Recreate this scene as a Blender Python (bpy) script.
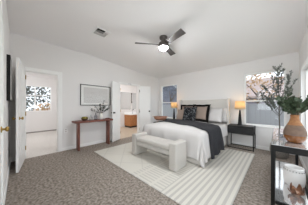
import bpy, bmesh, math, random
from mathutils import Vector, Matrix, noise
for o in list(bpy.data.objects): bpy.data.objects.remove(o)
S = bpy.context.scene
COL = S.collection
PI = math.pi
# ------------------------------------------------------------------ camera
cam = bpy.data.cameras.new('camera'); cam.sensor_width = 36; cam.lens = 15.033
cam.shift_y = 3.16/308; cam.clip_start = 0.02; cam.clip_end = 200
co = bpy.data.objects.new('camera', cam); COL.objects.link(co)
co.location = (4.018, -4.513, 1.176); co.rotation_euler = (PI/2, 0, math.radians(43.652))
S.camera = co
# ------------------------------------------------------------------ sky, daylight, added fill, exposure
world = bpy.data.worlds.new('overcast_sky'); S.world = world; world.use_nodes = True
wb = world.node_tree.nodes['Background']; wb.inputs[0].default_value = (0.88, 0.93, 1.0, 1); wb.inputs[1].default_value = 1.15
def area(name, loc, rot, sx, sy, power, color=(1, 1, 1), portal=False):
    l = bpy.data.lights.new(name, 'AREA'); l.shape = 'RECTANGLE'; l.size = sx; l.size_y = sy; l.energy = power; l.color = color
    if portal: l.cycles.is_portal = True
    o = bpy.data.objects.new(name, l); COL.objects.link(o); o.location = loc; o.rotation_euler = rot
    return o
area('daylight_side_window', (4.70, -2.55, 1.15), (0, PI/2, 0), 1.45, 4.0, 16, (0.95, 0.98, 1.0))
area('added_front_fill', (3.72, -4.95, 1.55), (PI/2, 0, 0), 1.2, 1.35, 22, (0.93, 0.97, 1.0))  # added fill from behind the camera, evens out the room light
area('sky_portal', (3.77, 0.10, 1.35), (-PI/2, 0, 0), 0.9, 1.5, 1, portal=True)
area('sky_portal', (0.6, 0.10, 1.35), (-PI/2, 0, 0), 0.9, 1.5, 1, portal=True)
area('sky_portal', (-3.72, -4.05, 1.5), (0, -PI/2, 0), 1.15, 1.4, 1, portal=True)
S.view_settings.view_transform = 'Standard'; S.view_settings.look = 'None'
S.view_settings.gamma = 1; S.view_settings.use_curve_mapping = False
S.view_settings.exposure = 0.62
FAN_LIGHT = 160; LAMP_W = 4.0; ROOM2_W = 52; BATH_W = 48
try:
    S.cycles.max_bounces = 16; S.cycles.diffuse_bounces = 10; S.cycles.transparent_max_bounces = 16
    S.cycles.sample_clamp_indirect = 6
except Exception: pass

# ------------------------------------------------------------------ helpers
def c(r, g, b):
    f = lambda v: (v/255/12.92) if v/255 <= .04045 else ((v/255+.055)/1.055)**2.4
    return (f(r), f(g), f(b), 1)
def mat(name, col, rough=.6, var=0.0, scale=20, bump=0.0, bscale=200, metal=0, spec=.5, col2=None, coat=0, bdist=.01, stretch=None):
    m = bpy.data.materials.new(name); m.use_nodes = True
    nt = m.node_tree; b = nt.nodes['Principled BSDF']
    b.inputs['Base Color'].default_value = col; b.inputs['Roughness'].default_value = rough
    b.inputs['Metallic'].default_value = metal; b.inputs['Specular IOR Level'].default_value = spec
    if coat: b.inputs['Coat Weight'].default_value = coat; b.inputs['Coat Roughness'].default_value = .05
    tc = nt.nodes.new('ShaderNodeTexCoord'); src = tc.outputs['Object']
    if stretch:
        mp = nt.nodes.new('ShaderNodeMapping'); mp.inputs['Scale'].default_value = stretch
        nt.links.new(src, mp.inputs[0]); src = mp.outputs[0]
    if var or col2:
        n = nt.nodes.new('ShaderNodeTexNoise'); n.inputs['Scale'].default_value = scale; n.inputs['Detail'].default_value = 5
        nt.links.new(src, n.inputs[0])
        r = nt.nodes.new('ShaderNodeValToRGB'); r.color_ramp.elements[0].position = .33; r.color_ramp.elements[1].position = .67
        if col2: r.color_ramp.elements[0].color = col; r.color_ramp.elements[1].color = col2
        else:
            r.color_ramp.elements[0].color = tuple(min(1, x*(1-var)) for x in col[:3])+(1,)
            r.color_ramp.elements[1].color = tuple(min(1, x*(1+var)) for x in col[:3])+(1,)
        nt.links.new(n.outputs[0], r.inputs[0]); nt.links.new(r.outputs[0], b.inputs['Base Color'])
    if bump:
        n = nt.nodes.new('ShaderNodeTexNoise'); n.inputs['Scale'].default_value = bscale; n.inputs['Detail'].default_value = 3
        nt.links.new(src, n.inputs[0])
        bp = nt.nodes.new('ShaderNodeBump'); bp.inputs['Strength'].default_value = bump; bp.inputs['Distance'].default_value = bdist
        nt.links.new(n.outputs[0], bp.inputs['Height']); nt.links.new(bp.outputs[0], b.inputs['Normal'])
    return m
def emit(name, col, st):
    m = bpy.data.materials.new(name); m.use_nodes = True; nt = m.node_tree
    b = nt.nodes['Principled BSDF']; b.inputs['Base Color'].default_value = (.9, .9, .9, 1)
    b.inputs['Emission Color'].default_value = col; b.inputs['Emission Strength'].default_value = st
    return m
def glass(name, tint=(1, 1, 1, 1), gl=.08):
    m = bpy.data.materials.new(name); m.use_nodes = True; nt = m.node_tree; nt.nodes.clear()
    out = nt.nodes.new('ShaderNodeOutputMaterial'); mx = nt.nodes.new('ShaderNodeMixShader'); t = nt.nodes.new('ShaderNodeBsdfTransparent')
    g = nt.nodes.new('ShaderNodeBsdfGlossy'); g.inputs['Roughness'].default_value = .03; t.inputs[0].default_value = tint
    mx.inputs[0].default_value = gl
    nt.links.new(t.outputs[0], mx.inputs[1]); nt.links.new(g.outputs[0], mx.inputs[2]); nt.links.new(mx.outputs[0], out.inputs[0])
    return m
def translucent(name, col):
    m = bpy.data.materials.new(name); m.use_nodes = True; nt = m.node_tree; nt.nodes.clear()
    out = nt.nodes.new('ShaderNodeOutputMaterial'); mx = nt.nodes.new('ShaderNodeMixShader'); t = nt.nodes.new('ShaderNodeBsdfTranslucent')
    d = nt.nodes.new('ShaderNodeBsdfDiffuse'); t.inputs[0].default_value = col; d.inputs[0].default_value = col
    mx.inputs[0].default_value = .5
    nt.links.new(d.outputs[0], mx.inputs[1]); nt.links.new(t.outputs[0], mx.inputs[2]); nt.links.new(mx.outputs[0], out.inputs[0])
    return m
def B(): return bmesh.new()
def box(bm, x0, x1, y0, y1, z0, z1):
    vs = [bm.verts.new((x, y, z)) for z in (z0, z1) for x, y in ((x0, y0), (x1, y0), (x1, y1), (x0, y1))]
    for f in ((3, 2, 1, 0), (4, 5, 6, 7), (0, 1, 5, 4), (1, 2, 6, 5), (2, 3, 7, 6), (3, 0, 4, 7)): bm.faces.new([vs[i] for i in f])
    return vs
def prism(bm, poly, z0, z1):
    a = [bm.verts.new((x, y, z0)) for x, y in poly]; b = [bm.verts.new((x, y, z1)) for x, y in poly]; n = len(poly)
    bm.faces.new(a[::-1]); bm.faces.new(b)
    for i in range(n): bm.faces.new((a[i], a[(i+1) % n], b[(i+1) % n], b[i]))
def lathe(bm, prof, n=24, ctr=(0, 0, 0), cap0=True, cap1=True, M=None):
    rings = []
    for r, z in prof:
        ring = []
        for i in range(n):
            p = Vector((r*math.cos(2*PI*i/n), r*math.sin(2*PI*i/n), z))
            if M: p = M @ p
            ring.append(bm.verts.new(p+Vector(ctr)))
        rings.append(ring)
    for a, b in zip(rings, rings[1:]):
        for i in range(n): bm.faces.new((a[i], a[(i+1) % n], b[(i+1) % n], b[i]))
    if cap0: bm.faces.new(rings[0][::-1])
    if cap1: bm.faces.new(rings[-1])
def tube(bm, pts, rad, n=8):
    pts = [Vector(p) for p in pts]; rings = []
    rads = rad if isinstance(rad, (list, tuple)) else [rad]*len(pts)
    for i, p in enumerate(pts):
        d = (pts[min(i+1, len(pts)-1)]-pts[max(i-1, 0)]).normalized()
        u = d.cross(Vector((0, 0, 1)));
        if u.length < .05: u = d.cross(Vector((1, 0, 0)))
        u.normalize(); v = d.cross(u)
        rings.append([bm.verts.new(p+rads[i]*(math.cos(2*PI*k/n)*u+math.sin(2*PI*k/n)*v)) for k in range(n)])
    for a, b in zip(rings, rings[1:]):
        for k in range(n): bm.faces.new((a[k], a[(k+1) % n], b[(k+1) % n], b[k]))
    bm.faces.new(rings[0][::-1]); bm.faces.new(rings[-1])
def leaf(bm, p, d, L, W, rng, curl=.15):
    d = d.normalized(); s = d.cross(Vector((rng.uniform(-1, 1), rng.uniform(-1, 1), rng.uniform(-1, 1)))).normalized(); nn = d.cross(s)
    pts = [(0, 0), (.3, .45), (.62, .5), (1, 0), (.62, -.5), (.3, -.45)]
    vs = [bm.verts.new(p+d*L*a+s*W*b+nn*L*curl*(abs(b)-a*a*.6)) for a, b in pts]
    bm.faces.new(vs[:4]); bm.faces.new([vs[0], vs[3], vs[4], vs[5]])
def obj(name, bm, m, parent=None, smooth=False, bevel=0, seg=2, sub=0, solid=0):
    bmesh.ops.recalc_face_normals(bm, faces=bm.faces)
    me = bpy.data.meshes.new(name); bm.to_mesh(me); bm.free(); me.materials.append(m)
    if smooth or bevel:
        for p in me.polygons: p.use_smooth = True
    o = bpy.data.objects.new(name, me); COL.objects.link(o)
    if parent: o.parent = parent
    if solid:
        md = o.modifiers.new('s', 'SOLIDIFY'); md.thickness = solid; md.offset = 0
    if bevel:
        md = o.modifiers.new('b', 'BEVEL'); md.width = bevel; md.segments = seg; md.limit_method = 'ANGLE'; md.angle_limit = .6; md.harden_normals = True
    if sub:
        md = o.modifiers.new('u', 'SUBSURF'); md.levels = md.render_levels = sub
    return o
def tag(o, label, cat, group=None):
    o['label'] = label; o['category'] = cat
    if group: o['group'] = group
    return o
def thing(name, label, cat, loc=(0, 0, 0), rz=0, group=None):
    o = bpy.data.objects.new(name, None); COL.objects.link(o); o.empty_display_size = .1
    o.location = loc; o.rotation_euler = (0, 0, rz)
    return tag(o, label, cat, group)
def dup(root, loc, rz, label=None):
    r = root.copy(); COL.objects.link(r); r.location = loc; r.rotation_euler = (0, 0, rz)
    if label: r['label'] = label
    for ch in list(root.children):
        d = ch.copy(); COL.objects.link(d); d.parent = r
        for g in list(ch.children):
            e = g.copy(); COL.objects.link(e); e.parent = d
    return r
def struct(name, bm, m, parent=None, **k):
    o = obj(name, bm, m, parent, **k)
    if not parent: o['kind'] = 'structure'
    return o

# ------------------------------------------------------------------ materials
WALL = mat('wall_paint', c(235, 233, 232), .85, bump=.05, bscale=150)
CEIL = mat('ceiling_paint', c(246, 244, 244), .9, bump=.06, bscale=120)
TRIM = mat('white_trim', c(248, 248, 247), .45)
CARPET = mat('grey_brown_carpet', c(122, 112, 103), .95, col2=c(188, 177, 167), scale=32, bump=.9, bscale=260, bdist=.012, spec=.1)
CARPET2 = mat('pale_carpet', c(208, 203, 198), .95, col2=c(226, 222, 217), scale=30, bump=.6, bscale=240, spec=.1)
TILE = mat('bath_floor', c(196, 180, 160), .5, var=.06, scale=8)
BLACK = mat('black_metal', c(17, 17, 17), .45, spec=.3)
BLACKWOOD = mat('black_wood', c(27, 27, 28), .5, var=.15, scale=9, stretch=(1, 6, 6))
BRASS = mat('brass', c(178, 148, 88), .28, metal=1)
BOUCLE = mat('boucle', c(200, 196, 190), .95, var=.05, scale=160, bump=.7, bscale=170, bdist=.01, spec=.15)
WHITEFAB = mat('white_cotton', c(206, 203, 201), .9, bump=.15, bscale=90, spec=.15)
SHEET = mat('white_sheet', c(202, 199, 197), .9, bump=.15, bscale=70, spec=.15)
CHAR = mat('charcoal_knit', c(58, 58, 61), .95, var=.25, scale=90, bump=.6, bscale=220, spec=.15)
TAUPE = mat('taupe_linen', c(154, 138, 127), .95, var=.08, scale=120, bump=.3, bscale=260, spec=.1)
BLACKFAB = mat('black_fabric', c(24, 21, 20), .95, bump=.3, bscale=240, spec=.1)
UPH = mat('cream_upholstery', c(218, 214, 208), .9, bump=.25, bscale=240, spec=.15)
REDWOOD = mat('red_brown_wood', c(98, 50, 40), .45, col2=c(136, 78, 62), scale=7, stretch=(8, 1, 8))
OAK = mat('honey_oak', c(166, 108, 62), .4, col2=c(190, 132, 80), scale=6, stretch=(6, 6, 1))
GLASS = glass('window_glass', (.97, .98, .98, 1), .02)

def rug_mat():
    m = bpy.data.materials.new('woven_rug'); m.use_nodes = True; nt = m.node_tree; b = nt.nodes['Principled BSDF']
    b.inputs['Roughness'].default_value = .95; b.inputs['Specular IOR Level'].default_value = .1
    N, L = nt.nodes.new, nt.links.new
    tc = N('ShaderNodeTexCoord'); sp = N('ShaderNodeSeparateXYZ'); L(tc.outputs['Object'], sp.inputs[0])
    def mth(op, a, b_=None, c_=None):
        n = N('ShaderNodeMath'); n.operation = op
        for i, v in enumerate((a, b_, c_)):
            if v is None: continue
            if isinstance(v, (int, float)): n.inputs[i].default_value = v
            else: L(v, n.inputs[i])
        return n.outputs[0]
    x, y = sp.outputs[0], sp.outputs[1]
    def stripe(v, period, duty):                     # 1 on the darker line
        return mth('LESS_THAN', mth('FRACT', mth('DIVIDE', v, period)), duty)
    zone = mth('GREATER_THAN', x, 2.22)              # broad stripes along the outer side
    broad = mth('MULTIPLY', stripe(x, .076, .45), zone)
    mid = mth('MULTIPLY', mth('SUBTRACT', 1, zone), mth('GREATER_THAN', x, 1.55))
    dash = mth('MULTIPLY', mth('MULTIPLY', stripe(y, .062, .42), stripe(x, .34, .86)), mid)
    left = mth('LESS_THAN', x, 1.55)
    dia = mth('MAXIMUM', stripe(mth('ADD', mth('MULTIPLY', x, .8), y), .55, .05), stripe(mth('SUBTRACT', mth('MULTIPLY', x, .8), y), .55, .05))
    dia = mth('MULTIPLY', mth('MULTIPLY', dia, left), .4)
    t = mth('MAXIMUM', mth('MAXIMUM', broad, mth('MULTIPLY', dash, .75)), dia)
    nz = N('ShaderNodeTexNoise'); nz.inputs['Scale'].default_value = 70; L(tc.outputs['Object'], nz.inputs[0])
    t = mth('MULTIPLY', t, mth('ADD', mth('MULTIPLY', nz.outputs[0], .8), .5))
    mx = N('ShaderNodeMix'); mx.data_type = 'RGBA'; mx.inputs[6].default_value = c(212, 208, 199); mx.inputs[7].default_value = c(186, 182, 176)
    L(t, mx.inputs[0]); L(mx.outputs[2], b.inputs['Base Color'])
    bp = N('ShaderNodeBump'); bp.inputs['Strength'].default_value = .5; bp.inputs['Distance'].default_value = .006
    n2 = N('ShaderNodeTexNoise'); n2.inputs['Scale'].default_value = 260; L(tc.outputs['Object'], n2.inputs[0])
    L(mth('SUBTRACT', n2.outputs[0], mth('MULTIPLY', t, .6)), bp.inputs['Height']); L(bp.outputs[0], b.inputs['Normal'])
    return m
RUG = rug_mat()
def floral_mat():
    m = mat('black_floral_cloth', c(24, 25, 28), .95, spec=.1); nt = m.node_tree; b = nt.nodes['Principled BSDF']; L = nt.links.new
    tc = nt.nodes.new('ShaderNodeTexCoord'); v = nt.nodes.new('ShaderNodeTexNoise'); v.inputs['Scale'].default_value = 15; v.inputs['Distortion'].default_value = 2.2
    r = nt.nodes.new('ShaderNodeValToRGB'); r.color_ramp.elements[0].position = .54; r.color_ramp.elements[0].color = c(26, 27, 30)
    r.color_ramp.elements[1].position = .62; r.color_ramp.elements[1].color = c(128, 130, 132)
    L(tc.outputs['Object'], v.inputs[0]); L(v.outputs[0], r.inputs[0]); L(r.outputs[0], b.inputs['Base Color']); return m
FLORAL = floral_mat()
MIRROR = mat('mirrored_shelf', c(232, 232, 233), .08, metal=.78)

# ------------------------------------------------------------------ the room shell
XD, YC = 4.395, -4.645
def wall(name, axis, p0, p1, a0, a1, z0, z1, holes, m=WALL):
    """wall slab between p0..p1 on its thin axis, a0..a1 along, with rectangular holes (a, b, za, zb)"""
    bm = B()
    cuts = sorted({a0, a1} | {h[0] for h in holes} | {h[1] for h in holes})
    for u, v in zip(cuts, cuts[1:]):
        mid = (u+v)/2; segs = [(z0, z1)]
        for h in holes:
            if h[0] < mid < h[1]:
                new = []
                for s in segs:
                    if h[2] > s[0]: new.append((s[0], min(s[1], h[2])))
                    if h[3] < s[1]: new.append((max(s[0], h[3]), s[1]))
                segs = new
        for s in segs:
            if axis == 'x': box(bm, p0, p1, u, v, *s)
            else: box(bm, u, v, p0, p1, *s)
    bmesh.ops.remove_doubles(bm, verts=bm.verts, dist=1e-5)
    return struct(name, bm, m)
bm = B(); box(bm, 0, XD, YC, 0, -.1, 0); struct('floor', bm, CARPET)
bm = B()                                                     # shallow vault: low along the bed wall, rising into the room, then level
for z, dz in ((0, .1),):
    pr = [(0.14, 2.44-.011), (0, 2.44), (-3.4, 2.71), (YC-.14, 2.72)]
    lo = [[bm.verts.new((x, y, zz)) for y, zz in pr] for x in (-.12, XD+.3)]
    hi = [[bm.verts.new((x, y, zz+.12)) for y, zz in pr] for x in (-.12, XD+.3)]
    for k in range(3):
        bm.faces.new((lo[0][k], lo[0][k+1], lo[1][k+1], lo[1][k])); bm.faces.new((hi[0][k], hi[0][k+1], hi[1][k+1], hi[1][k]))
        for s in (0, 1): bm.faces.new((lo[s][k], lo[s][k+1], hi[s][k+1], hi[s][k]))
    bm.faces.new((lo[0][0], lo[1][0], hi[1][0], hi[0][0])); bm.faces.new((lo[0][3], lo[1][3], hi[1][3], hi[0][3]))
struct('ceiling', bm, CEIL)
DOOR1 = (-4.42, -3.83); DOOR2 = (-2.075, -1.175)
WINR = (3.33, 4.19, .62, 2.09); WINL = (.16, 1.04, .62, 2.09); WIND = (-4.5, -.50, .42, 1.90)
wall('wall_left', 'x', -.12, 0, YC, .12, 0, 2.69, [(DOOR1[0], DOOR1[1], 0, 1.95), (DOOR2[0], DOOR2[1], 0, 1.97)])
wall('wall_back', 'y', 0, .12, 0, XD+.3, 0, 2.44, [WINR, WINL])
WIN_ADDED = (3.2, 4.24, .9, 2.1)  # added opening that lets the front fill light in
wall('wall_front', 'y', YC-.12, YC, -.12, XD+.3, 0, 2.71, [WIN_ADDED])
wall('wall_right', 'x', XD, XD+.14, YC, 0, 0, 2.68, [WIND])
def base(name, boxes):
    bm = B()
    for b_ in boxes: box(bm, *b_)
    struct(name, bm, TRIM, bevel=.004)
base('baseboard_left', [(0, .014, YC, DOOR1[0]-.075, 0, .09), (0, .014, DOOR1[1]+.085, DOOR2[0]-.06, 0, .09), (0, .014, DOOR2[1]+.06, 0, 0, .09)])
base('baseboard_back', [(0, XD, -.014, 0, 0, .09)])
base('baseboard_right', [(XD-.014, XD, YC, 0, 0, .09)])
base('baseboard_front', [(0, 1.9, YC, YC+.014, 0, .09)])
def casing(name, y0, y1, zt, w, x0=0, x1=.018, wt=None):
    wt = wt or w; bm = B()
    box(bm, x0, x1, y0-w*.6, y0, 0, zt+wt); box(bm, x0, x1, y1, y1+w, 0, zt+wt); box(bm, x0, x1, y0, y1, zt, zt+wt)
    box(bm, -.12, 0, y0, y0+.012, 0, zt); box(bm, -.12, 0, y1-.012, y1, 0, zt); box(bm, -.12, 0, y0+.012, y1-.012, zt-.012, zt)   # jamb
    return struct(name, bm, TRIM, bevel=.004)
casing('trim_1', DOOR1[0], DOOR1[1], 1.95, .085)
tr2 = casing('trim_2', DOOR2[0], DOOR2[1], 1.97, .045)
bm = B()
for y in (-1.60, -1.68): lathe(bm, [(.012, 0), (.012, .012), (.006, .02)], 10, (.019, y, 1.99), M=Matrix.Rotation(PI/2, 4, 'Y'))
obj('ball_catch', bm, BLACK, tr2, smooth=True)

def door_leaf(name, w, h, loc, rz, t=.035, rows=((.12, .30), (.36, .66), (.72, .94)), cols=2, arch=False):
    """panel door; hinge at the local origin, leaf along +X, thickness about y=0; raised panel mouldings on both faces"""
    bm = B(); box(bm, 0, w, -t/2, t/2, .012, h)
    mrg = .11 if w > .6 else .08
    cw = (w-mrg*(cols+1))/cols
    for s in (-1, 1):
        y0, y1 = sorted((s*t/2, s*(t/2+.007)))
        for k in range(cols):
            x0 = mrg+k*(cw+mrg); x1 = x0+cw
            for a, b_ in rows:
                z0, z1 = a*h, b_*h; e = .018
                box(bm, x0, x1, y0, y1, z0, z0+e); box(bm, x0, x1, y0, y1, z1-e, z1)
                box(bm, x0, x0+e, y0, y1, z0+e, z1-e); box(bm, x1-e, x1, y0, y1, z0+e, z1-e)
                box(bm, x0+.045, x1-.045, y0, y1, z0+.045, z1-.045)
    o = struct(name, bm, TRIM, bevel=.003); o.location = loc; o.rotation_euler = (0, 0, rz)
    return o
def knob(parent, x, z, s, t=.035, m=BRASS, L=.055):
    bm = B(); k = L/.06
    lathe(bm, [(.03, 0), (.03, .006*k), (.011, .01*k), (.010, .028*k), (.022, .036*k), (.027, .046*k), (.024, .056*k), (.012, .06*k)], 18, (x, s*(t/2), z), M=Matrix.Rotation(-s*PI/2, 4, 'X'))
    return obj('door_knob', bm, m, parent, smooth=True)
def hinges(parent, zs, m=BRASS):
    for z in zs:
        bm = B(); lathe(bm, [(.008, -.045), (.008, .045)], 10, (-.004, .026, z)); obj('hinge', bm, m, parent, smooth=True)
d1 = door_leaf('door_1', .74, 2.015, (.03, DOOR1[0]-.02, 0), math.radians(-7.5))
knob(d1, .68, .95, 1); knob(d1, .68, .95, -1, L=.05); hinges(d1, (.25, 1.0, 1.8))
ang = math.atan2(-2.50+2.075, .22)
d2 = door_leaf('door_2', .44, 1.96, (.04, DOOR2[0]+.0, 0), math.radians(-64), cols=1)
knob(d2, .39, .95, 1, m=BLACK); knob(d2, .39, .95, -1, m=BLACK); hinges(d2, (.25, 1.0, 1.75))
d3 = door_leaf('door_3', .44, 1.96, (.04, DOOR2[1], 0), math.radians(55), cols=1)
knob(d3, .39, .95, 1, m=BLACK); knob(d3, .39, .95, -1, m=BLACK); hinges(d3, (.25, 1.0, 1.75))
bm = B()
for z in (.9, 1.72): box(bm, -.012, .006, -.03, -.0175, z, z+.09)
obj('hinge_plate', bm, mat('dark_bronze', c(92, 78, 52), .4, metal=.8), d3)
# arched door set in the front wall, next to the camera
bm = B(); x0, x1, zs = 2.05, 2.95, 1.75
cx, r = (x0+x1)/2, (x1-x0)/2
poly = [(x0+.0, 0.01)]+[(cx-r*math.cos(PI*k/16), zs+r*math.sin(PI*k/16)) for k in range(17)]+[(x1, .01)]
fr = [bm.verts.new((x, YC+.012, z)) for x, z in poly]; bk = [bm.verts.new((x, YC+.0, z)) for x, z in poly]
bm.faces.new(fr); bm.faces.new(bk[::-1])
for k in range(len(fr)): bm.faces.new((fr[k], fr[(k+1) % len(fr)], bk[(k+1) % len(fr)], bk[k]))
d4 = struct('door_4', bm, TRIM)
bm = B()
def arch_band(bm, r0, r1, y0, y1, zb):
    P = lambda rr: [(cx-rr, zb)]+[(cx-rr*math.cos(PI*k/16), zs+rr*math.sin(PI*k/16)) for k in range(17)]+[(cx+rr, zb)]
    i, o_ = P(r0), P(r1); n = len(i)
    V = [[bm.verts.new((x, y, z)) for x, z in q] for q, y in ((i, y0), (o_, y0), (i, y1), (o_, y1))]
    for k in range(n-1):
        bm.faces.new((V[0][k], V[0][k+1], V[1][k+1], V[1][k])); bm.faces.new((V[2][k], V[2][k+1], V[3][k+1], V[3][k]))
        bm.faces.new((V[0][k], V[0][k+1], V[2][k+1], V[2][k])); bm.faces.new((V[1][k], V[1][k+1], V[3][k+1], V[3][k]))
    for k in (0, n-1): bm.faces.new((V[0][k], V[1][k], V[3][k], V[2][k]))
arch_band(bm, r, r+.075, YC, YC+.022, 0.01); struct('trim_3', bm, TRIM)
bm = B(); arch_band(bm, r-.14, r-.11, YC+.012, YC+.02, 1.1); arch_band(bm, r-.22, r-.20, YC+.012, YC+.018, 1.1); obj('panel_moulding', bm, TRIM, d4)
bm = B(); lathe(bm, [(.03, 0), (.03, .006), (.011, .01), (.010, .026), (.022, .032), (.026, .041), (.022, .05), (.01, .054)], 18, (2.13, YC+.012, .95), M=Matrix.Rotation(-PI/2, 4, 'X'))
obj('door_knob', bm, BRASS, d4, smooth=True)

# windows: vinyl frame, meeting rail, glass
def window(name, a0, a1, z0, z1, yin, rail, axis='y', mull=()):
    bm = B(); f = .04; y0, y1 = yin+.03, yin+.08
    def bx(u0, u1, w0, w1, p0=y0, p1=y1):
        box(bm, u0, u1, p0, p1, w0, w1) if axis == 'y' else box(bm, p0, p1, u0, u1, w0, w1)
    bx(a0, a0+f, z0, z1); bx(a1-f, a1, z0, z1); bx(a0+f, a1-f, z0, z0+f); bx(a0+f, a1-f, z1-f, z1)
    if rail: bx(a0+f, a1-f, rail-.02, rail+.02)
    for u in mull: bx(u-.02, u+.02, z0+f, z1-f)
    o = struct(name, bm, TRIM, bevel=.004)
    bm = B(); q = (y0+y1)/2
    bx(a0+f, a1-f, z0+f, z1-f, q-.003, q+.003)
    obj('glass_pane', bm, GLASS, o)
    bm = B(); bx(a0-.02, a1+.02, z0-.025, z0-.001, yin-.03, yin+.03); obj('window_sill', bm, TRIM, o, bevel=.004)
    return o
window('window_1', *WINL, 0, 1.31); window('window_2', *WINR, 0, 1.31)
window('added_window_5', *WIN_ADDED, YC-.11, 1.5)  # added window, unseen, around the front fill light
w3 = window('window_3', *WIND, XD+.02, 0, axis='x', mull=(-1.5, -2.5, -3.5))
bm = B(); w = .07
for q in ((WIND[0]-w, WIND[0], WIND[2]-w, WIND[3]+w), (WIND[1], WIND[1]+w*.6, WIND[2]-w, WIND[3]+w), (WIND[0], WIND[1], WIND[3], WIND[3]+w)):
    box(bm, XD-.015, XD, q[0], q[1], q[2], q[3])
struct('trim_4', bm, TRIM, bevel=.004)

# ------------------------------------------------------------------ the room beyond the single door
wall('wall_far_room', 'x', -3.72, -3.60, -6.0, -3.16, 0, 2.44, [(-4.6, -3.47, .92, 2.05)])
wall('wall_far_right', 'y', -3.28, -3.16, -3.60, -.12, 0, 2.44, [])
wall('wall_far_left', 'y', -6.0, -5.88, -3.60, -.12, 0, 2.44, [])
wall('wall_far_near', 'x', -.14, -.121, -5.88, YC-.12, 0, 2.44, [])
bm = B(); box(bm, -3.72, -.121, -6.0, -3.16, 2.44, 2.5); struct('ceiling_far', bm, CEIL)
bm = B(); box(bm, -3.6, 0, -5.88, -3.28, -.1, -.001); struct('floor_far', bm, CARPET2)
bm = B(); box(bm, -3.6, -3.59, -5.88, -3.28, 0, .05); struct('baseboard_far_shadow', bm, mat('skirting_shadow_grey', c(150, 145, 141), .6))  # grey stands in for the shadow line between wall and floor
window('window_4', -4.6, -3.47, .92, 2.05, -3.68, 1.62, axis='x', mull=(-4.035,))
def added_ceiling_disc(loc, w, label):
    t = thing('added_ceiling_light', label, 'light', loc)  # added fixture that brightens the room beyond the doorway
    bm = B(); lathe(bm, [(.17, 0), (.17, -.03), (.15, -.03)], 28, cap1=True); obj('light_base', bm, TRIM, t, smooth=False)
    bm = B(); lathe(bm, [(.145, -.031), (.14, -.07), (.10, -.10), (.04, -.115)], 28); obj('light_diffuser', bm, emit('added_light_glow', (.98, .99, 1, 1), w), t, smooth=True)
added_ceiling_disc((-1.9, -4.3, 2.44), ROOM2_W, 'added round flush ceiling light brightening the room through the single doorway')

# ------------------------------------------------------------------ the bathroom beyond the double door
wall('wall_bath_far', 'x', -2.22, -2.10, -2.6, .34, 0, 2.44, [])
wall('wall_bath_right', 'y', .34, .42, -2.22, -.12, 0, 2.44, [])
wall('wall_bath_left', 'y', -2.72, -2.6, -2.22, -.12, 0, 2.44, [])
bm = B(); box(bm, -2.22, -.121, -2.72, .42, 2.44, 2.5); struct('ceiling_bath', bm, CEIL)
bm = B(); box(bm, -2.1, 0, -2.6, .34, -.1, -.001); struct('floor_bath', bm, TILE)
bm = B(); box(bm, -.14, -.121, .12, .42, 0, 2.44); struct('wall_bath_near', bm, WALL)
added_ceiling_disc((-1.1, -1.2, 2.44), BATH_W, 'added round flush ceiling light brightening the bathroom')
van = thing('bathroom_vanity', 'honey oak bathroom vanity cabinet with a white countertop', 'cabinet', (-2.094, -.12, 0))
bm = B(); box(bm, .0, .56, -.36, .44, .09, .68); obj('body', bm, OAK, van, bevel=.004)
bm = B(); box(bm, .0, .50, -.34, .43, 0, .089); obj('toe_kick', bm, BLACKWOOD, van)
bm = B(); box(bm, .0, .59, -.38, .45, .681, .72); box(bm, 0, .03, -.38, .45, .7201, .82); obj('countertop', bm, TRIM, van, bevel=.005)
for y0, y1 in ((-.34, -.11), (-.08, .15)):
    bm = B(); box(bm, .561, .579, y0, y1, .12, .65); box(bm, .579, .585, y0+.05, y1-.05, .17, .60)
    d = obj('cabinet_door', bm, OAK, van, bevel=.004)
    bm = B(); lathe(bm, [(.008, 0), (.013, .02), (.006, .026)], 12, (.58, y1-.03, .52), M=Matrix.Rotation(PI/2, 4, 'Y')); obj('knob', bm, BLACK, d, smooth=True)
for k in range(3):
    bm = B(); box(bm, .561, .579, .18, .42, .12+k*.18, .12+k*.18+.165)
    d = obj('drawer', bm, OAK, van, bevel=.004)
    bm = B(); lathe(bm, [(.008, 0), (.013, .02), (.006, .026)], 12, (.58, .30, .2+k*.18), M=Matrix.Rotation(PI/2, 4, 'Y')); obj('knob', bm, BLACK, d, smooth=True)
bm = B(); tube(bm, [(.12, .1, .721), (.12, .1, .93), (.16, .1, .97), (.22, .1, .96), (.24, .1, .92)], .012, 10); obj('faucet', bm, BLACK, van, smooth=True)
MS = mat('mirror_silver', c(226, 229, 230), .03, metal=1)
for y0, y1, lb in ((-.76, -.06, 'large frameless bathroom mirror left of the black sconce'), (.06, .33, 'narrow frameless bathroom mirror right of the black sconce')):
    mi = thing('wall_mirror', lb, 'mirror', (-2.1, (y0+y1)/2, 1.45), 0, 'bathroom mirrors'); h_ = (y1-y0)/2
    bm = B(); box(bm, .007, .014, -h_, h_, -.48, .48); obj('mirror_glass', bm, MS, mi)
    bm = B(); box(bm, .001, .0068, -h_, h_, -.48, .48); obj('backing', bm, TRIM, mi)
sc = thing('wall_sconce', 'slim black upright wall sconce between the bathroom mirrors', 'light', (-2.1, 0, 1.62))
bm = B(); box(bm, .001, .03, -.028, .028, -.29, .29); obj('back_plate', bm, BLACK, sc, bevel=.004)
bm = B(); lathe(bm, [(.016, -.2), (.016, .2)], 12, (.048, 0, 0)); obj('lamp_tube', bm, mat('frosted_tube', c(225, 225, 222), .4), sc)

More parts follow.
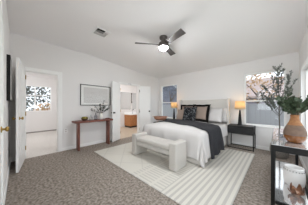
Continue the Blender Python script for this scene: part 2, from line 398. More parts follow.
# ------------------------------------------------------------------ outdoors
rng = random.Random(4)
bm = B(); box(bm, -40, 40, -40, 40, -.75, -.65); struct('ground', bm, mat('lawn', c(108, 112, 86), .95, var=.2, scale=3))
VIN = mat('vinyl_fence', c(172, 172, 177), .6)
fe = thing('privacy_fence', 'grey vinyl privacy fence outside the bed wall windows', 'fence', (-2, 4.2, -.65))
bm = B()
for k in range(92): box(bm, -9+k*.2, -9+k*.2+.192, -.012, .012, .08, 1.86)
obj('boards', bm, VIN, fe, bevel=.004)
bm = B(); box(bm, -9, 9.4, -.03, .03, 1.861, 1.93); obj('rail', bm, VIN, fe)
bm = B(); box(bm, -9, 9.4, -.05, -.013, .3, .4); obj('rail', bm, VIN, fe)
for k in range(9):
    bm = B(); box(bm, -9+k*2.3-.06, -9+k*2.3+.06, -.13, -.055, 0, 1.98); obj('post', bm, VIN, fe)
def house(name, label, loc, w, d, h, rz, wallm, roofm):
    t = thing(name, label, 'building', loc, rz)
    bm = B(); box(bm, -w/2, w/2, 0, d, 0, h); obj('wall', bm, wallm, t)
    bm = B(); e = .5
    pts = [(-w/2-e, h), (0, h+w*.28), (w/2+e, h)]
    a = [bm.verts.new((x, -e, z)) for x, z in pts]; b_ = [bm.verts.new((x, d+e, z)) for x, z in pts]
    a2 = [bm.verts.new((x, -e, z+.2)) for x, z in pts]; b2 = [bm.verts.new((x, d+e, z+.2)) for x, z in pts]
    for k in (0, 1):
        bm.faces.new((a[k], a[k+1], b_[k+1], b_[k])); bm.faces.new((a2[k], a2[k+1], b2[k+1], b2[k]))
        bm.faces.new((a[k], a[k+1], a2[k+1], a2[k])); bm.faces.new((b_[k], b_[k+1], b2[k+1], b2[k]))
    for k in (0, 2): bm.faces.new((a[k], b_[k], b2[k], a2[k]))
    obj('roof', bm, roofm, t)
    bm = B()
    vs = [bm.verts.new(p) for p in ((-w/2, .0, h), (w/2, .0, h), (0, .0, h+w*.28-.02), (-w/2, .15, h), (w/2, .15, h), (0, .15, h+w*.28-.02))]
    for f in ((0, 1, 2), (5, 4, 3), (0, 2, 5, 3), (1, 4, 5, 2), (0, 3, 4, 1)): bm.faces.new([vs[i] for i in f])
    obj('gable', bm, wallm, t)
    bm = B()
    for s in (0, 1):
        p, q = ((pts[0]), (pts[1])) if s == 0 else ((pts[1]), (pts[2]))
        vs = [bm.verts.new((x, y, z)) for y in (-e-.05, -e-.01) for x, z in (p, q, (q[0], q[1]+.26), (p[0], p[1]+.26))]
        for f in ((0, 1, 2, 3), (7, 6, 5, 4), (0, 4, 5, 1), (1, 5, 6, 2), (2, 6, 7, 3), (3, 7, 4, 0)): bm.faces.new([vs[i] for i in f])
    obj('fascia', bm, TRIM, t)
    for k in (-1, 1):
        bm = B(); box(bm, k*w*.25-.6, k*w*.25+.6, -.05, -.001, 1.0, 2.3); f = obj('window', bm, TRIM, t)
        bm = B(); box(bm, k*w*.25-.5, k*w*.25+.5, -.07, -.0505, 1.1, 2.2); obj('pane', bm, mat('dark_pane', c(70, 80, 95), .2), f)
SID = mat('lavender_siding', c(136, 137, 150), .8); ROOF = mat('slate_roof', c(116, 120, 138), .9, var=.2, scale=12)
house('neighbor_house', 'blue grey house with a white edged roof outside the smaller bedroom window', (-7.6, 11, -.65), 8, 7, 2.7, .45, SID, ROOF)
house('neighbor_house', 'grey house with a tan roof behind the autumn tree outside the window', (13.5, 17, -.65), 9, 14.5, 2.6, PI/2, mat('tan_siding', c(150, 142, 152), .8), mat('tan_roof', c(186, 168, 164), .9, var=.1, scale=10))
BARK = mat('bark', c(136, 122, 112), .9, var=.2, scale=20)
def tree_out(name, label, loc, h, r, leafm, n, seed, cat='tree', lz=.45, ls=.16):
    rg = random.Random(seed); t = thing(name, label, cat, loc)
    bm = B(); tube(bm, [(0, 0, 0), (.05, 0, h*.3), (0, .05, h*.6)], [.12, .09, .05], 8)
    for k in range(7):
        a = rg.uniform(0, 2*PI); z = h*rg.uniform(.3, .6)
        tube(bm, [(0, 0, z), (math.cos(a)*r*.4, math.sin(a)*r*.4, z+h*.12), (math.cos(a)*r*.8, math.sin(a)*r*.8, z+h*.2)], [.05, .03, .012], 6)
    obj('trunk', bm, BARK, t, smooth=True)
    bm = B()
    for k in range(n):
        v = Vector((rg.gauss(0, 1), rg.gauss(0, 1), rg.gauss(0, 1))).normalized()*rg.random()**.5
        p = Vector((v.x*r, v.y*r, h*(lz+(1-lz)/2)+v.z*h*(1-lz)/2))
        leaf(bm, p, Vector((rg.uniform(-1, 1), rg.uniform(-1, 1), rg.uniform(-1, .4))), ls*rg.uniform(.7, 1.4), ls*.6, rg)
    obj('foliage', bm, leafm, t); t['group'] = 'trees outside the windows'
OR1 = mat('orange_leaves', c(212, 176, 138), .8, var=.2, scale=3); OR2 = mat('rust_leaves', c(186, 150, 126), .8, var=.2, scale=3)
GR1 = mat('grey_green_leaves', c(92, 96, 88), .8, var=.25, scale=3)
tree_out('autumn_tree', 'orange leaved autumn tree beyond the fence outside the window', (3.1, 6.4, -.65), 4.6, 1.5, OR1, 300, 1)
tree_out('autumn_tree', 'rust brown autumn tree at the edge of the window view', (6.3, 8.6, -.65), 4.9, 1.0, OR2, 120, 2)
tree_out('garden_tree', 'blue grey leafed tree outside the smaller bedroom window', (-4.6, 7.2, -.65), 5.2, 1.5, mat('bluish_leaves', c(128, 134, 148), .8, var=.3, scale=3), 700, 3)
tree_out('garden_tree', 'grey green tree nearer the doorway hinge side outside the next room window', (-9.5, -4.9, -.65), 5.6, 2.4, GR1, 1500, 5, lz=.1, ls=.2)
tree_out('garden_tree', 'grey green tree right of the mullion outside the next room', (-12.5, -1.0, -.65), 5.6, 2.8, GR1, 1500, 6, lz=.1, ls=.2)
tree_out('autumn_shrub', 'low orange shrub outside the window of the next room', (-7.0, -3.2, -.65), 2.1, .8, OR1, 500, 7, 'shrub', .3, .13)

# ------------------------------------------------------------------ rug
bm = B(); box(bm, 0, 2.98, -2.6, 0, 0.001, .014)
rug = obj('area_rug', bm, RUG, bevel=.004); rug.location = (.66, -.60, 0)
tag(rug, 'cream woven area rug with grey stripes under the bed and bench', 'rug')
ZR = .0145

# ------------------------------------------------------------------ bed
bed = thing('bed', 'cream upholstered bed with tall winged headboard', 'bed', (2.145, 0, 0))
bm = B(); box(bm, -.84, .84, -.11, -.018, ZR, 1.385); obj('headboard', bm, UPH, bed, bevel=.025, seg=3)
for s in (-1, 1):
    bm = B(); box(bm, *sorted((s*.79, s*.85)), -.25, -.112, ZR, 1.40); obj('headboard_wing', bm, UPH, bed, bevel=.02, seg=3)
bm = B(); box(bm, -.79, .79, -2.10, -.26, ZR, .30); obj('bed_base', bm, UPH, bed, bevel=.02, seg=3)
bm = B(); box(bm, -.755, .755, -2.08, -.26, .305, .60); obj('mattress', bm, WHITEFAB, bed, bevel=.05, seg=4)
BX = 2.145
def drape_pos(s, t, off, hx, y0, y1, zt, r, ripple, seed, puff, zmin=.03):
    """cloth point: s across (0 at bed centre), t along y; flat inside +-hx and y>y0, rolls over an edge of radius r and hangs"""
    dx = max(0, abs(s)-hx)*(1 if s > 0 else -1); dy = min(0, t-y0)
    L = math.hypot(dx, dy); bx = max(-hx, min(hx, s)); by = max(t, y0)
    x, y, z = bx, by, zt
    e = 1-(abs(bx)/hx)**4; ey = min(1, max(0, (by-y0)/.35)); ey = 1-(1-ey)**2
    z += puff*e*ey
    if L > 1e-6:
        ux, uy = dx/L, dy/L; q = r*PI/2
        if L < q: a = L/r; o_, dz = r*math.sin(a), r*(1-math.cos(a))
        else: o_, dz = r, r+(L-q)
        hang = max(0, dz-r*.6)
        ph = (s*1.0 if abs(uy) > .7 else t*1.0)
        o_ += ripple*min(1, hang/.3)*(math.sin(ph*17+seed)+.6*math.sin(ph*29+seed*2.1))+.10*hang
        if z-dz < zmin: o_ += (zmin-(z-dz))*.35; dz = z-zmin
        x += ux*(o_+off); y += uy*(o_+off); z -= dz
        if L < q: z += off*math.cos(L/r)
    else: z += off
    n = noise.noise(Vector((x*2.3, y*2.3, z*2.3+seed)))*.018+noise.noise(Vector((x*7, y*7, z*7+seed)))*.006
    return Vector((BX+x, y, max(z+n*(1 if L == 0 else .6), zmin*.6)))
def cloth(name, m, s0, s1, t0, t1, ns, nt_, thick, parent=None, edge=None, **k):
    bm = B(); g = []
    for j in range(nt_+1):
        row = []
        for i in range(ns+1):
            s = s0+(s1-s0)*i/ns; t = t0+(t1-t0)*j/nt_
            if edge: s, t = edge(s, t)
            row.append(bm.verts.new(drape_pos(s, t, **k)))
        g.append(row)
    for j in range(nt_):
        for i in range(ns): bm.faces.new((g[j][i], g[j][i+1], g[j+1][i+1], g[j+1][i]))
    return obj(name, bm, m, parent, smooth=True, solid=thick)
DU = dict(hx=.77, y0=-2.03, y1=-.7, zt=.655, r=.09, puff=.06)
o = cloth('duvet', WHITEFAB, -1.35, 1.33, -2.60, -.95, 90, 60, .02, off=0.0, ripple=.018, seed=1.3, **DU)
tag(o, 'white duvet draped over the foot and sides of the bed', 'duvet')
o = cloth('bed_sheet', SHEET, -1.12, 1.10, -.97, -.30, 70, 24, .012, off=.0, ripple=.006, seed=4.2, hx=.76, y0=-2.1, y1=-.2, zt=.632, r=.08, puff=.02)
tag(o, 'white sheet turned down below the pillows', 'sheet')
o = cloth('throw_blanket', CHAR, -1.12, 1.36, -1.88, -1.12, 90, 26, .012, edge=lambda s_, t_: (s_, t_+.20*(-1.12-t_)/.76*max(0, min(1, (.75-s_)/1.6))), off=.028, ripple=.02, seed=1.3, **DU)
tag(o, 'charcoal knit throw blanket laid across the white duvet', 'blanket')

def pillow_bm(w, h, T, seed=0, n=18, pinch=.06):
    bm = B(); F_, K = {}, {}
    for j in range(n+1):
        for i in range(n+1):
            u, v = 2*i/n-1, 2*j/n-1
            x = w/2*u*(1-pinch*(1-v*v)); z = h/2*v*(1-pinch*(1-u*u))
            th = T/2*((1-abs(u)**2.6)*(1-abs(v)**2.6))**.55
            nz = noise.noise(Vector((u*2.1+seed, v*2.1, seed)))*.12+noise.noise(Vector((u*5+seed, v*5, seed)))*.05
            F_[i, j] = bm.verts.new((x, -th*(1+nz), z))
            K[i, j] = F_[i, j] if i in (0, n) or j in (0, n) else bm.verts.new((x, th*(1+nz), z))
    for j in range(n):
        for i in range(n):
            a = [(i, j), (i+1, j), (i+1, j+1), (i, j+1)]
            bm.faces.new([F_[q] for q in a])
            try: bm.faces.new([K[q] for q in a[::-1]])
            except ValueError: pass
    return bm
def pillow(name, label, x, y, z, w, h, T, m, tilt=-18, rz=0, roll=0, flange=None, seed=0, group='pillows on the bed'):
    o = obj(name, pillow_bm(w, h, T, seed), m, smooth=True)
    o.rotation_euler = (math.radians(tilt), math.radians(roll), math.radians(rz)); o.location = (x, y, z)
    tag(o, label, 'pillow', group)
    if flange:
        bm = B(); f = .06; n = 14
        ring = []
        for k in range(4*n):
            sd, q = divmod(k, n); q = 2*q/n-1
            u, v = ((q, -1), (1, q), (-q, 1), (-1, -q))[sd]
            xi, zi = w/2*u*(1-.06*(1-v*v))*.94, h/2*v*(1-.06*(1-u*u))*.94
            xo, zo = (w/2+f)*u*(1-.05*(1-v*v)), (h/2+f)*v*(1-.05*(1-u*u))
            wy = .012*math.sin(k*1.3+seed)
            ring.append([bm.verts.new(p) for p in ((xi, -.026, zi), (xo, wy-.006, zo), (xo, wy+.006, zo), (xi, .026, zi))])
        for k in range(4*n):
            a, b_ = ring[k], ring[(k+1) % (4*n)]
            for i in range(3): bm.faces.new((a[i], b_[i], b_[i+1], a[i+1]))
        obj('flange', bm, flange, o, smooth=True)
    return o
ZP = .66
pillow('bed_pillow', 'white bed pillow against the headboard beside its wing', 2.68, -.25, ZP+.25, .58, .46, .16, SHEET, -20, seed=1)
pillow('bed_pillow', 'white bed pillow in front of another, between the sham and the headboard wing', 2.60, -.43, ZP+.23, .56, .44, .15, WHITEFAB, -24, seed=2)
pillow('bed_pillow', 'white bed pillow mostly hidden behind the taupe shams', 1.72, -.25, ZP+.24, .64, .46, .16, SHEET, -20, seed=3)
pillow('euro_sham', 'taupe sham with black flange, nearer the smaller window', 1.74, -.46, ZP+.285, .46, .46, .13, TAUPE, -20, flange=BLACKFAB, seed=5)
pillow('euro_sham', 'taupe sham with black flange, next to the white pillows', 2.26, -.55, ZP+.285, .46, .46, .13, TAUPE, -20, flange=BLACKFAB, seed=8)
pillow('accent_pillow', 'tan pillow at the window end of the row of pillows', 1.62, -.64, ZP+.2, .34, .40, .11, TAUPE, -20, seed=9)
pillow('floral_pillow', 'black pillow with grey floral print in front of the shams', 2.00, -.76, ZP+.25, .46, .48, .13, FLORAL, -18, seed=6)

# wooden bowl tray on the bed
t = thing('wooden_tray', 'brown oval wooden tray bowl lying on the throw at the bed corner', 'tray', (1.52, -1.62, .745), math.radians(40))
bm = B(); n = 28
prof = [(.62, 0), (.85, .03), (1.0, .085), (.94, .085), (.80, .038), (.55, .018)]
R_ = [[bm.verts.new((.205*s*math.cos(2*PI*k/n), .11*s*math.sin(2*PI*k/n), z*1.35)) for k in range(n)] for s, z in prof]
for a, b_ in zip(R_, R_[1:]):
    for k in range(n): bm.faces.new((a[k], a[(k+1) % n], b_[(k+1) % n], b_[k]))
bm.faces.new(R_[0][::-1]); bm.faces.new(R_[-1])
obj('bowl', bm, mat('walnut', c(112, 74, 56), .5, col2=c(150, 108, 86), scale=6, stretch=(1, 7, 7)), t, smooth=True)
for s in (-1, 1):
    bm = B(); tube(bm, [(s*.195, -.03, .10), (s*.225, -.03, .105), (s*.232, 0, .106), (s*.225, .03, .105), (s*.195, .03, .10)], .009, 8); obj('handle', bm, mat('pale_wood', c(206, 186, 168), .6), t, smooth=True)

# ------------------------------------------------------------------ bench
be = thing('bench', 'white boucle bench with rounded block arms at the foot of the bed', 'bench', (2.12, -2.45, ZR))
bm = B(); box(bm, -.47, .47, -.175, .175, .24, .335); obj('seat_frame', bm, BOUCLE, be, bevel=.02, seg=3)
bm = B(); box(bm, -.465, .465, -.185, .18, .337, .435); obj('seat_cushion', bm, BOUCLE, be, bevel=.035, seg=4)
for s in (-1, 1):
    bm = B(); box(bm, *sorted((s*.475, s*.635)), -.19, .19, 0, .49); obj('arm', bm, BOUCLE, be, bevel=.03, seg=5)

# ------------------------------------------------------------------ nightstands and lamps
ns = thing('nightstand', 'black nightstand with thin metal legs beside the larger window', 'nightstand', (3.30, -.22, 0), 0, 'nightstands either side of the bed')
bm = B(); box(bm, -.30, .30, -.19, .19, .605, .63); obj('top', bm, BLACKWOOD, ns, bevel=.004)
bm = B(); box(bm, -.285, .285, -.165, .18, .40, .604); obj('body', bm, BLACKWOOD, ns, bevel=.004)
bm = B(); box(bm, -.275, .275, -.184, -.166, .41, .565); d = obj('drawer', bm, BLACKWOOD, ns, bevel=.004)
bm = B(); box(bm, -.06, .06, -.198, -.1845, .545, .555); obj('handle', bm, BLACK, d, bevel=.002)
for sx in (-1, 1):
    for sy in (-1, 1):
        bm = B(); box(bm, sx*.288-.011, sx*.288+.011, sy*.178-.011 if sy < 0 else .178-.002, sy*.178+.011 if sy > 0 else -.178-.002+.004, 0.001, .604); obj('leg', bm, BLACK, ns, bevel=.002)
for sy in (-.182, .182):
    bm = B(); box(bm, -.276, .276, sy-.007, sy+.007, .012, .03); obj('stretcher', bm, BLACK, ns)
dup(ns, (.90, -.22, 0), 0, 'black nightstand with a table lamp, mostly hidden behind the bed under the smaller window')
SHADE = translucent('cream_lampshade', c(250, 230, 190))
def lamp(x, y, z, label):
    t = thing('table_lamp', label, 'lamp', (x, y, z), 0, 'lit table lamps on the nightstands')
    bm = B(); lathe(bm, [(.065, 0), (.065, .015), (.05, .02), (.042, .12), (.03, .28), (.02, .40), (.016, .42)], 24); obj('lamp_base', bm, BLACK, t, smooth=True)
    bm = B(); lathe(bm, [(.006, .42), (.006, .56)], 8); obj('stem', bm, BRASS, t)
    bm = B(); lathe(bm, [(.128, .45), (.115, .675)], 32, cap0=False, cap1=False); obj('lamp_shade', bm, SHADE, t, smooth=True, solid=.003)
    bm = B(); lathe(bm, [(.012, .561), (.028, .59), (.028, .61), (.010, .635)], 14); obj('bulb', bm, emit('bulb_glow', (1, .70, .34, 1), LAMP_W*5.5), t, smooth=True)
lamp(3.26, -.18, .631, 'lit table lamp with a cream drum shade on the nightstand by the larger window')
lamp(1.02, -.20, .631, 'lit table lamp with a cream drum shade in front of the smaller window')

# ------------------------------------------------------------------ ceiling fan, vent
fan = thing('ceiling_fan', 'dark three blade ceiling fan with a round lit globe', 'fan', (2.28, -2.40, 2.63))
GREY = mat('dark_nickel', c(108, 102, 99), .4, metal=.5)
BLADE = mat('dark_grey_blade', c(80, 75, 73), .5, var=.12, scale=10)
bm = B(); lathe(bm, [(.085, .001), (.085, -.03), (.07, -.05), (.045, -.06), (.045, -.09), (.06, -.10), (.095, -.13), (.104, -.17), (.106, -.222), (.092, -.222), (.092, -.206)], 32); obj('motor', bm, GREY, fan, smooth=True)  # lower rim shaped to keep the globe's light off the ceiling
bm = B(); lathe(bm, [(.088, -.2065), (.088, -.228), (.072, -.255), (.04, -.272), (.012, -.277)], 32); obj('light_globe', bm, emit('globe_glow', (.95, .975, 1, 1), FAN_LIGHT), fan, smooth=True)
for a in (231.5, 344.5, 105.5):
    bm = B(); n = 10; pr = []
    for k in range(n+1):
        q = k/n; rr = .10+.49*q; w_ = .042+.022*q
        for s, dz in ((1, .008), (-1, -.008)): pr.append((rr-(.0 if s > 0 else -.012*q), s*w_, -.165-dz*2.2))
    top = [bm.verts.new((x, y, z+.004)) for x, y, z in pr]; bot = [bm.verts.new((x, y, z-.004)) for x, y, z in pr]
    for k in range(n):
        i = 2*k
        bm.faces.new((top[i], top[i+2], top[i+3], top[i+1])); bm.faces.new((bot[i], bot[i+1], bot[i+3], bot[i+2]))
        bm.faces.new((top[i], bot[i], bot[i+2], top[i+2])); bm.faces.new((top[i+1], top[i+3], bot[i+3], bot[i+1]))
    bm.faces.new((top[0], top[1], bot[1], bot[0])); bm.faces.new((top[-1], top[-2], bot[-2], bot[-1]))
    o = obj('blade', bm, BLADE, fan); o.rotation_euler = (0, 0, math.radians(a))
ve = thing('ceiling_vent', 'white ceiling air vent with louvers and a dark slot', 'vent', (1.37, -3.33, 2.703))
VENTG = mat('vent_grey', c(188, 186, 184), .6)
bm = B(); box(bm, -.15, .15, -.15, -.12, -.012, 0); box(bm, -.15, .15, .12, .15, -.012, 0); box(bm, -.15, -.12, -.12, .12, -.012, 0); box(bm, .12, .15, -.12, .12, -.012, 0); obj('vent_frame', bm, TRIM, ve)
bm = B(); box(bm, -.12, .12, -.12, .12, -.002, 0); obj('duct_opening', bm, BLACK, ve)
for k in range(5):
    bm = B(); x = -.115+k*.034+(.012 if k > 2 else 0); vs = box(bm, x, x+.03, -.12, .12, -.012, -.010)
    bmesh.ops.rotate(bm, verts=vs, cent=(x+.015, 0, -.011), matrix=Matrix.Rotation(-.25 if k < 3 else .25, 3, 'Y')); obj('slat', bm, VENTG, ve)

# ------------------------------------------------------------------ left wall: picture, console table and its ornaments
pf = thing('framed_picture', 'wide picture in a thin black frame above the console table', 'picture', (0, -2.875, 1.487))
bm = B(); hw, hh, e = .452, .302, .016
box(bm, .002, .03, -hw, hw, -hh, -hh+e); box(bm, .002, .03, -hw, hw, hh-e, hh); box(bm, .002, .03, -hw, -hw+e, -hh+e, hh-e); box(bm, .002, .03, hw-e, hw, -hh+e, hh-e)
obj('picture_frame', bm, BLACK, pf)
bm = B(); box(bm, .002, .014, -hw+e, hw-e, -hh+e, hh-e); obj('mat_board', bm, mat('mat_board', c(236, 235, 232), .8), pf)
bm = B(); box(bm, .0142, .016, -hw+.09, hw-.09, -hh+.075, hh-.075); obj('art_print', bm, mat('pale_print', c(206, 204, 202), .8, col2=c(212, 210, 208), scale=3, stretch=(1, 1, 5)), pf)
bm = B(); box(bm, .018, .02, -hw+e, hw-e, -hh+e, hh-e); obj('glazing', bm, glass('picture_glazing', (1, 1, 1, 1), .012), pf)
pc = thing('framed_picture', 'black deep framed picture hung beside the arched door', 'picture', (.86, YC, 1.60))
bm = B(); hw, hh, e = .24, .345, .02
for q in ((-hw, hw, -hh, -hh+e), (-hw, hw, hh-e, hh), (-hw, -hw+e, -hh+e, hh-e), (hw-e, hw, -hh+e, hh-e)): box(bm, q[0], q[1], .001, .042, q[2], q[3])
obj('picture_frame', bm, BLACK, pc)
bm = B(); box(bm, -hw+e, hw-e, .001, .039, -hh+e, hh-e); obj('canvas', bm, mat('white_canvas', c(235, 234, 232), .8), pc)
ol = thing('wall_outlet', 'white outlet plate low on the wall between the doorway and console', 'outlet', (0, -3.665, .52))
bm = B(); box(bm, .0005, .007, -.038, .038, -.06, .06); obj('plate', bm, TRIM, ol, bevel=.002)
for z in (-.026, .026):
    bm = B(); box(bm, .0072, .009, -.017, .017, z-.014, z+.014); obj('socket', bm, mat('socket_face', c(205, 198, 196), .5), ol)

ct = thing('console_table', 'red brown live edge wooden console table under the picture', 'console table', (0.21, -3.06, 0))
bm = B(); n = 24
front = [(.155+.012*math.sin(k*.9)+.008*math.sin(k*2.3+1), -.49+1.04*k/n) for k in range(n+1)]
poly = [(-.15, -.49)]+[(x, y) for x, y in front]+[(-.15, .55)]
prism(bm, poly, .722, .768); obj('tabletop', bm, REDWOOD, ct, bevel=.006)
for y in (-.385, .435):
    bm = B(); prism(bm, [(-.06, y-.018), (.125, y-.018), (.132, y+.003), (.125, y+.02), (-.06, y+.02)], .001, .7215); obj('leg', bm, mat('leg_wood', c(100, 54, 44), .5, col2=c(132, 80, 64), scale=6, stretch=(6, 6, 1)), ct, bevel=.006)
ZC = .769
GL2 = glass('clear_glass', (.86, .88, .88, 1), .16)
bw = thing('moss_bowl', 'small brown bowl heaped with green moss on the console', 'bowl', (.2, -3.27, ZC))
bm = B(); lathe(bm, [(.042, 0), (.074, .022), (.092, .06), (.084, .06), (.05, .03)], 24); obj('bowl', bm, mat('brown_ceramic', c(88, 66, 44), .5), bw, smooth=True)
bm = B(); bmesh.ops.create_icosphere(bm, subdivisions=3, radius=.08)
for v in bm.verts: v.co = v.co*(1+.12*noise.noise(v.co*40)); v.co.z = v.co.z*.5+.068
obj('moss', bm, mat('moss', c(132, 122, 52), .95, var=.3, scale=60), bw, smooth=True)
g = thing('glass_bottle', 'clear round glass bottle beside the moss bowl', 'bottle', (.2, -3.11, ZC), 0, 'glass bottles on the console')
bm = B(); lathe(bm, [(.04, 0), (.05, .03), (.05, .07), (.018, .11), (.016, .15), (.02, .155)], 20, cap1=False); obj('bottle', bm, GL2, g, smooth=True)
g = thing('glass_bottle', 'taller smoky glass bottle next to the white vase', 'bottle', (.23, -2.985, ZC), 0, 'glass bottles on the console')
bm = B(); lathe(bm, [(.038, 0), (.042, .02), (.042, .11), (.016, .15), (.015, .20), (.019, .205)], 20, cap1=False); obj('bottle', bm, glass('smoky_glass', (.62, .63, .65, 1), .16), g, smooth=True)
wv = thing('white_vase', 'white ceramic vase holding eucalyptus sprigs on the console', 'vase', (.2, -2.82, ZC))
bm = B(); lathe(bm, [(.04, 0), (.056, .03), (.06, .09), (.05, .14), (.038, .165), (.042, .18), (.036, .18), (.033, .16)], 28); obj('vase', bm, mat('white_ceramic', c(232, 230, 224), .4), wv, smooth=True)
def sprigs(name, label, cat, loc, dirs, L, ll, lw, nl, m, stem_m, seed, z0, bend=.3, r0=.004):
    rg = random.Random(seed); t = thing(name, label, cat, loc); bs, bl = B(), B()
    for d in dirs:
        d = Vector(d).normalized(); ln = L*rg.uniform(.75, 1.1); pts = []
        side = Vector((rg.uniform(-1, 1), rg.uniform(-1, 1), rg.uniform(-.4, .6)))*bend
        for k in range(7):
            q = k/6; pts.append(Vector((0, 0, z0))+d*ln*q+side*ln*q*q*.6)
        tube(bs, pts, [r0*(1-.7*k/6) for k in range(7)], 5)
        for k in range(nl):
            q = rg.uniform(.25, 1.0); i = min(5, int(q*6)); p = pts[i].lerp(pts[i+1], q*6-i)
            dd = (pts[i+1]-pts[i]).normalized()+Vector((rg.uniform(-1, 1), rg.uniform(-1, 1), rg.uniform(-.7, .9)))*1.1
            leaf(bl, p, dd, ll*rg.uniform(.7, 1.25), lw*rg.uniform(.8, 1.2), rg)
    obj('stems', bs, stem_m, t, smooth=True); obj('foliage', bl, m, t); return t
EUC = mat('eucalyptus_leaf', c(66, 76, 68), .7, var=.25, scale=30)
STEM = mat('stem', c(84, 76, 60), .8)
rg = random.Random(3)
sprigs('eucalyptus_sprigs', 'grey green eucalyptus sprigs spreading from the white vase', 'plant', (.2, -2.82, ZC),
       [(rg.uniform(-.2, .4), rg.uniform(-1.3, 1.0), rg.uniform(.3, .85)) for k in range(17)], .34, .046, .022, 10, EUC, STEM, 11, .165)
bd = thing('bead_garland', 'short red brown wooden bead garland at the console end', 'ornament', (.22, -2.62, ZC))
for k in range(9):
    bm = B(); bmesh.ops.create_uvsphere(bm, u_segments=12, v_segments=8, radius=.015)
    a = k*2*PI/9
    for v in bm.verts: v.co += Vector((.05*math.cos(a), .05*math.sin(a), .0155))
    obj('bead', bm, REDWOOD, bd, smooth=True)

# ------------------------------------------------------------------ tall olive tree by the right window
ot = thing('potted_olive_tree', 'tall slender olive tree in a grey woven pot by the larger window', 'plant', (4.06, -.40, 0))
bm = B(); lathe(bm, [(.12, .001), (.15, .03), (.165, .16), (.155, .29), (.14, .29), (.135, .25)], 28); obj('pot', bm, mat('woven_grey', c(120, 114, 108), .9, var=.3, scale=60, bump=.6, bscale=90), ot, smooth=True)
bm = B(); lathe(bm, [(.13, .245), (.05, .262)], 20); obj('soil', bm, mat('soil', c(60, 48, 40), .95, var=.3, scale=60), ot)
rg = random.Random(21); bs, bl = B(), B()
tube(bs, [(0, 0, .25), (.01, .0, .6), (0, .01, .95), (.0, 0, 1.38)], [.015, .013, .011, .007], 8)
ends = [(-.30, .02, 1.36, .72), (-.24, -.06, 1.62, .85), (-.13, .05, 1.92, 1.0), (-.03, -.05, 2.06, 1.15), (.05, .06, 1.98, 1.1), (.20, .02, 1.95, 1.0), (.24, -.12, 1.72, .9), (.10, -.1, 1.5, .8), (-.16, -.1, 1.30, .75), (.17, .05, 1.35, .7), (-.33, .06, 1.5, .9), (-.02, .1, 1.75, 1.0)]
for ex, ey, ez, sz in ends:
    sz = min(sz+.22, ez-.2); A, E_ = Vector((0, 0, sz)), Vector((ex, ey, ez)); pts = []
    for k in range(8):
        q = k/7; p = A.lerp(E_, q); p.x += .25*ex*(math.sqrt(q)-q); p.z += .0; p += Vector((rg.uniform(-.008, .008), rg.uniform(-.008, .008), 0)); pts.append(p)
    tube(bs, pts, [.006*(1-.7*k/7) for k in range(8)], 6)
    tw_ = [pts]
    for k in range(3):
        i = rg.randint(3, 6); d = (E_-A).normalized()+Vector((rg.uniform(-.8, .8), rg.uniform(-.6, .6), rg.uniform(-.2, .7))); e2 = pts[i]+d.normalized()*rg.uniform(.10, .2)
        if e2.x > .29: e2.x = .29
        if e2.y > .33: e2.y = .33
        sp = [pts[i].lerp(e2, q/4) for q in range(5)]; tube(bs, sp, [.003, .003, .0025, .002, .0015], 5); tw_.append(sp)
    for P in tw_:
        for k in range(len(P)*6 if len(P) > 5 else 20):
            q = rg.uniform(.25 if len(P) > 5 else 0, 1)*(len(P)-1); i = min(len(P)-2, int(q)); p = P[i].lerp(P[i+1], q-i)
            dd = (P[i+1]-P[i]).normalized()*.7+Vector((rg.uniform(-1, 1), rg.uniform(-1, 1), rg.uniform(-.6, .8)))
            leaf(bl, p, dd, rg.uniform(.034, .06), .019, rg, .08)
obj('trunk', bs, mat('olive_bark', c(84, 78, 70), .9), ot, smooth=True); obj('foliage', bl, mat('olive_leaf', c(100, 106, 98), .7, var=.3, scale=40), ot)

# ------------------------------------------------------------------ black console by the right wall
tb = thing('console_table', 'black framed console table with mirrored shelves holding the amber vase', 'console table', (4.133, -1.80, 0))
bx0, bx1, by0, by1 = -.163, .163, -.745, .745
bm = B(); box(bm, bx0, bx1, by0, by1, .668, .736); obj('top_frame', bm, BLACK, tb, bevel=.003)
bm = B(); box(bm, bx0+.006, bx1-.006, by0+.006, by1-.006, .7362, .742); obj('mirrored_top', bm, MIRROR, tb)
for sx in (bx0, bx1-.034):
    for sy in (by0, by1-.034):
        bm = B(); box(bm, sx, sx+.034, sy, sy+.034, 0.001, .6678); obj('leg', bm, BLACK, tb, bevel=.002)
bm = B()
box(bm, bx0+.035, bx1-.035, by0, by0+.025, .085, .115); box(bm, bx0+.035, bx1-.035, by1-.025, by1, .085, .115)
box(bm, bx0, bx0+.025, by0+.035, by1-.035, .085, .115); box(bm, bx1-.025, bx1, by0+.035, by1-.035, .085, .115)
obj('shelf_frame', bm, BLACK, tb)
bm = B(); box(bm, bx0+.026, bx1-.026, by0+.026, by1-.026, .106, .118); obj('mirrored_shelf', bm, MIRROR, tb)
ZT = .7425
va = thing('amber_vase', 'amber brown bottle vase with a grey matte shoulder on the black console', 'vase', (4.172, -2.26, ZT))
AMB = mat('amber_glaze', c(112, 64, 18), .22, var=.15, scale=14, coat=.4)
bm = B(); lathe(bm, [(.060, 0), (.080, .02), (.0965, .065), (.098, .088)], 40, cap1=False); obj('glazed_bottom', bm, AMB, va, smooth=True)
bm = B(); lathe(bm, [(.098, .0885), (.097, .12), (.086, .165), (.067, .205)], 40, cap0=False, cap1=False); obj('matte_band', bm, mat('matte_taupe', c(108, 87, 73), .7, var=.15, scale=30, bump=.3), va, smooth=True)
bm = B(); lathe(bm, [(.067, .2055), (.048, .245), (.038, .28), (.036, .31), (.042, .325), (.034, .325), (.030, .30)], 40, cap0=False); obj('neck', bm, mat('ochre_neck', c(130, 80, 42), .6, col2=c(160, 112, 68), scale=40, bump=.5), va, smooth=True)
rg = random.Random(8)
GRN = mat('deep_green_leaf', c(62, 76, 54), .55, var=.3, scale=25)
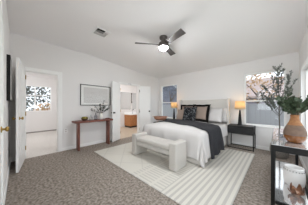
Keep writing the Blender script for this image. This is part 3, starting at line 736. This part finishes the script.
sprigs('leafy_branches', 'dark green leafy branches standing in the amber vase', 'plant', (4.172, -2.26, ZT),
       [(rg.uniform(-.75, .75), rg.uniform(-.8, .8), rg.uniform(.45, 1.3)) for k in range(22)], .27, .056, .040, 18, GRN, STEM, 5, .30, .25)
cd = thing('candle_dish', 'small silver grey tealight dish beside the amber vase', 'candle holder', (4.09, -1.98, ZT))
bm = B(); lathe(bm, [(.035, 0), (.045, .006), (.047, .045), (.041, .045), (.039, .012)], 24); obj('dish', bm, mat('silver_glaze', c(150, 150, 158), .25, metal=.6), cd, smooth=True)
bm = B(); lathe(bm, [(.036, .0125), (.036, .05), (.004, .052)], 20); obj('candle', bm, mat('wax', c(238, 236, 232), .5), cd, smooth=True)
jr = thing('pierced_jar', 'white ceramic jar with pierced rim on the lower shelf', 'jar', (4.185, -1.98, .1185))
bm = B(); lathe(bm, [(.075, 0), (.095, .02), (.105, .10), (.102, .18), (.09, .225), (.094, .24), (.084, .24), (.08, .22), (.09, .17), (.09, .06)], 36); obj('jar', bm, mat('white_jar', c(232, 230, 228), .45), jr, smooth=True)
bm = B()
for k in range(22):
    a = 2*PI*k/22; lathe(bm, [(.0055, 0), (.0055, .003)], 8, (.0975*math.cos(a), .0975*math.sin(a), .203), M=Matrix.Rotation(a, 4, 'Z') @ Matrix.Rotation(PI/2-.28, 4, 'Y'))
obj('pierced_holes', bm, BLACK, jr)
og = thing('petal_ornament', 'copper brown ornament of curled petals in front of the white jar', 'ornament', (4.19, -2.24, .1185))
COP = mat('copper_brown', c(78, 50, 38), .35, col2=c(168, 120, 92), scale=18, metal=.4)
rg = random.Random(17)
for k in range(8):
    a = k*2*PI/8+.3; bm = B(); n = 8; tilt = .35+.5*(k % 2); Lp = .056+.012*(k % 3)
    g_ = []
    for i in range(n+1):
        q = i/n; row = []
        for j in range(5):
            w_ = (j-2)/2*.028*math.sin(PI*min(.95, .15+q*.8)); rr = .012+Lp*math.sin(q*1.5)*math.cos(tilt*q); z = .012+.07*q*q*tilt*1.6+abs(j-2)*.006*q
            row.append(bm.verts.new((rr*math.cos(a)-w_*math.sin(a), rr*math.sin(a)+w_*math.cos(a), z)))
        g_.append(row)
    for i in range(n):
        for j in range(4): bm.faces.new((g_[i][j], g_[i][j+1], g_[i+1][j+1], g_[i+1][j]))
    obj('petal', bm, COP, og, smooth=True, solid=.005)
bm = B(); lathe(bm, [(.02, 0), (.03, .012), (.022, .035), (.006, .045)], 14); obj('center', bm, mat('pale_copper', c(214, 180, 156), .4), og, smooth=True)
